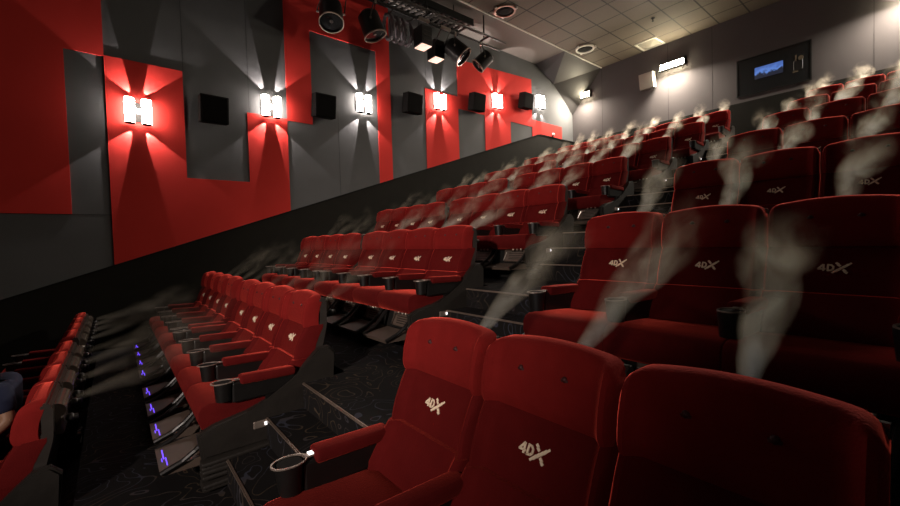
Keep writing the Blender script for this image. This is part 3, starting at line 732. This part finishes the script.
# ------------------------------------------------------------------ mist jets from behind every headrest
def plume_mesh(seed):
    rnd = random.Random(seed); bm = B(); n, m_ = 14, 12; rings = []
    for i in range(m_+1):
        z = i/m_; r_ = 0.026+0.20*z
        rings.append([bm.verts.new((math.cos(2*math.pi*j/n)*r_, math.sin(2*math.pi*j/n)*r_, z*0.98)) for j in range(n)])
    for i in range(m_):
        for j in range(n): bm.faces.new((rings[i][j], rings[i][(j+1) % n], rings[i+1][(j+1) % n], rings[i+1][j]))
    bm.faces.new(rings[0][::-1]); bm.faces.new(rings[-1])
    return bm
pm0 = None
for k, side, j, s_o in seats:
    rnd = random.Random(k*100+j*7+(3 if side == 'R' else 0))
    if pm0 is None: pm0 = {m_: None for m_ in (MIST, MIST_MID, MIST_THIN)}
    mm_ = MIST_THIN if (k == 0 or (side == 'L' and k <= 3 and j >= 4) or (side == 'L' and k == 1)) else (MIST_MID if side == 'L' and (k <= 3 or j >= 4) else MIST)
    if pm0[mm_] is None:
        o = obj('mist_jet', plume_mesh(1), mm_); pm0[mm_] = o
    else:
        o = pm0[mm_].copy(); C.objects.link(o)
    p = s_o.location
    o.location = (p.x-0.02, p.y+0.19, p.z+0.985+0.08)
    d = Vector((rnd.uniform(-0.10, 0.06), 0.80, 0.52+rnd.uniform(-0.05, 0.08)))
    if k == 0: d = Vector((0.0, 0.9, 0.25+rnd.uniform(-0.04, 0.04)))
    o.rotation_euler = d.to_track_quat('Z', 'Y').to_euler()
    sc = rnd.uniform(0.88, 1.06)*(1.3 if k == 0 else 1.0); o.scale = (sc, sc, sc)
    blk = 'left' if side == 'L' else 'right'
    tag(o, 'white mist blowing up behind seat %s from the aisle, %s block, %s' % (ORD[j], blk, ROWN[k].replace('lowest row, seen from behind', 'lowest row')), 'mist', 'jets of mist blown from the seats')

# ------------------------------------------------------------------ person in the lowest row
def skin_chain(bm_pts, edges, radii, name, m, parent, sub=2):
    me = bpy.data.meshes.new(name); me.from_pydata([tuple(p) for p in bm_pts], edges, [])
    o = bpy.data.objects.new(name, me); C.objects.link(o)
    md = o.modifiers.new('skin', 'SKIN')
    for i, sv in enumerate(me.skin_vertices[0].data if me.skin_vertices else []):
        sv.radius = (radii[i], radii[i]); sv.use_root = (i == 0)
    o.modifiers.new('sub', 'SUBSURF').levels = sub
    o.modifiers['sub'].render_levels = sub
    bpy.context.view_layer.update()
    dg = bpy.context.evaluated_depsgraph_get()
    nm = bpy.data.meshes.new_from_object(o.evaluated_get(dg))
    for p in nm.polygons: p.use_smooth = True
    o.modifiers.clear(); o.data = nm; nm.materials.clear(); nm.materials.append(m)
    o.parent = parent
    return o
def build_person():
    base = seat_pos(0, 'L', 1)
    t = thing('person', 'person in a dark navy short-sleeved shirt sitting at the lower left edge', 'person', base)
    # seat local: cushion top z .59, seat back front y ~ -.2 at z .6
    pel = Vector((-0.03, -0.38, 0.70)); chest = Vector((-0.03, -0.27, 0.98)); neck = Vector((-0.02, -0.30, 1.16))
    head = Vector((-0.03, -0.43, 1.29))
    def arms(s):
        sh = Vector((-0.01+s*0.19, -0.215, 1.13))
        if s > 0: el = Vector((0.250, -0.165, 0.925)); wr = Vector((0.272, -0.42, 0.735))
        else: el = Vector((-0.27, -0.30, 0.84)); wr = Vector((-0.25, -0.55, 0.74))
        return sh, el, wr
    # body (skin): one continuous surface
    pts = [pel, chest, neck, head-Vector((0, 0, 0.05)), head+Vector((0, 0, 0.07))]; rad = [0.12, 0.125, 0.055, 0.075, 0.085]; ed = [(0, 1), (1, 2), (2, 3), (3, 4)]
    for s in (-1, 1):
        sh, el, wr = arms(s); n = len(pts)
        hd = wr+(wr-el).normalized()*0.07
        pts += [sh, (sh+el)/2, el, (el+wr)/2, wr, hd]; rad += [0.058, 0.047, 0.040, 0.038, 0.026, 0.032]
        ed += [(1, n), (n, n+1), (n+1, n+2), (n+2, n+3), (n+3, n+4), (n+4, n+5)]
        hip = pel+Vector((s*0.09, -0.02, -0.02)); kn = pel+Vector((s*0.12, -0.46, 0.0)); an = Vector((kn.x, kn.y-0.06, 0.26)); to = an+Vector((0, -0.16, -0.05))
        n = len(pts); pts += [hip, (hip+kn)/2, kn, (kn+an)/2, an, to]; rad += [0.085, 0.075, 0.055, 0.05, 0.036, 0.035]
        ed += [(0, n), (n, n+1), (n+1, n+2), (n+2, n+3), (n+3, n+4), (n+4, n+5)]
    body = skin_chain(pts, ed, rad, 'body', SKIN, t)
    # five fingers per hand
    for s in (-1, 1):
        sh, el, wr = arms(s); d = (wr-el).normalized(); side = Vector((1, 0, 0)); side = (side-d*side.dot(d)).normalized()
        for i, ln in enumerate((0.066, 0.075, 0.070, 0.054)):
            b0 = wr+d*0.085+side*(-0.027+i*0.018)
            skin_chain([b0-d*0.02, b0+d*ln*0.4, b0+d*ln*0.75+Vector((0, 0, -0.012)), b0+d*ln*0.95+Vector((0, 0, -0.03))], [(0, 1), (1, 2), (2, 3)], [0.009, 0.0088, 0.008, 0.007], 'finger', SKIN, t, 1)
        b0 = wr+d*0.035-side*s*0.022
        skin_chain([b0, b0-side*s*0.025+d*0.02, b0-side*s*0.035+d*0.045], [(0, 1), (1, 2)], [0.011, 0.010, 0.008], 'thumb', SKIN, t, 1)
    # shirt: torso and short sleeves
    pts = [pel, (pel+chest)/2, chest, neck-Vector((0, 0, 0.045))]; rad = [0.145, 0.145, 0.155, 0.075]; ed = [(0, 1), (1, 2), (2, 3)]
    for s in (-1, 1):
        sh, el, wr = arms(s); n = len(pts); pts += [sh, sh+(el-sh)*0.5, sh+(el-sh)*0.82]; rad += [0.078, 0.065, 0.060]; ed += [(2, n), (n, n+1), (n+1, n+2)]
    skin_chain(pts, ed, rad, 'shirt', SHIRT, t)
    pts = [pel+Vector((0, 0, -0.01))]; rad = [0.13]; ed = []
    for s in (-1, 1):
        hip = pel+Vector((s*0.09, -0.02, -0.02)); kn = pel+Vector((s*0.12, -0.46, 0.0)); an = Vector((kn.x, kn.y-0.06, 0.29)); n = len(pts)
        pts += [hip, (hip+kn)/2, kn, an]; rad += [0.105, 0.092, 0.072, 0.055]; ed += [(0, n), (n, n+1), (n+1, n+2), (n+2, n+3)]
    skin_chain(pts, ed, rad, 'trousers', JEANS, t)
    q = B(); sphere(q, head+Vector((0, 0.02, 0.05)), 0.108, s=(0.95, 1.08, 1.0), n=20)
    bmesh.ops.delete(q, geom=[v for v in q.verts if v.co.z < head.z+0.045 and v.co.y < head.y+0.01], context='VERTS'); obj('hair', q, HAIR, t, smooth=True)
    for s in (-1, 1):
        q = B(); sphere(q, head+Vector((s*0.034, -0.083, 0.012)), 0.012); obj('eye', q, GRIDW, t, smooth=True)
        q = B(); sphere(q, head+Vector((s*0.088, 0.0, 0.0)), 0.03, s=(0.35, 0.7, 1.0)); obj('ear', q, SKIN, t, smooth=True)
    q = B(); sphere(q, head+Vector((0, -0.096, -0.01)), 0.02, s=(0.7, 0.9, 1.3)); obj('nose', q, SKIN, t, smooth=True)
    q = B(); sphere(q, head+Vector((0, -0.082, -0.05)), 0.022, s=(1.1, 0.4, 0.3)); obj('mouth', q, JET, t, smooth=True)
build_person()
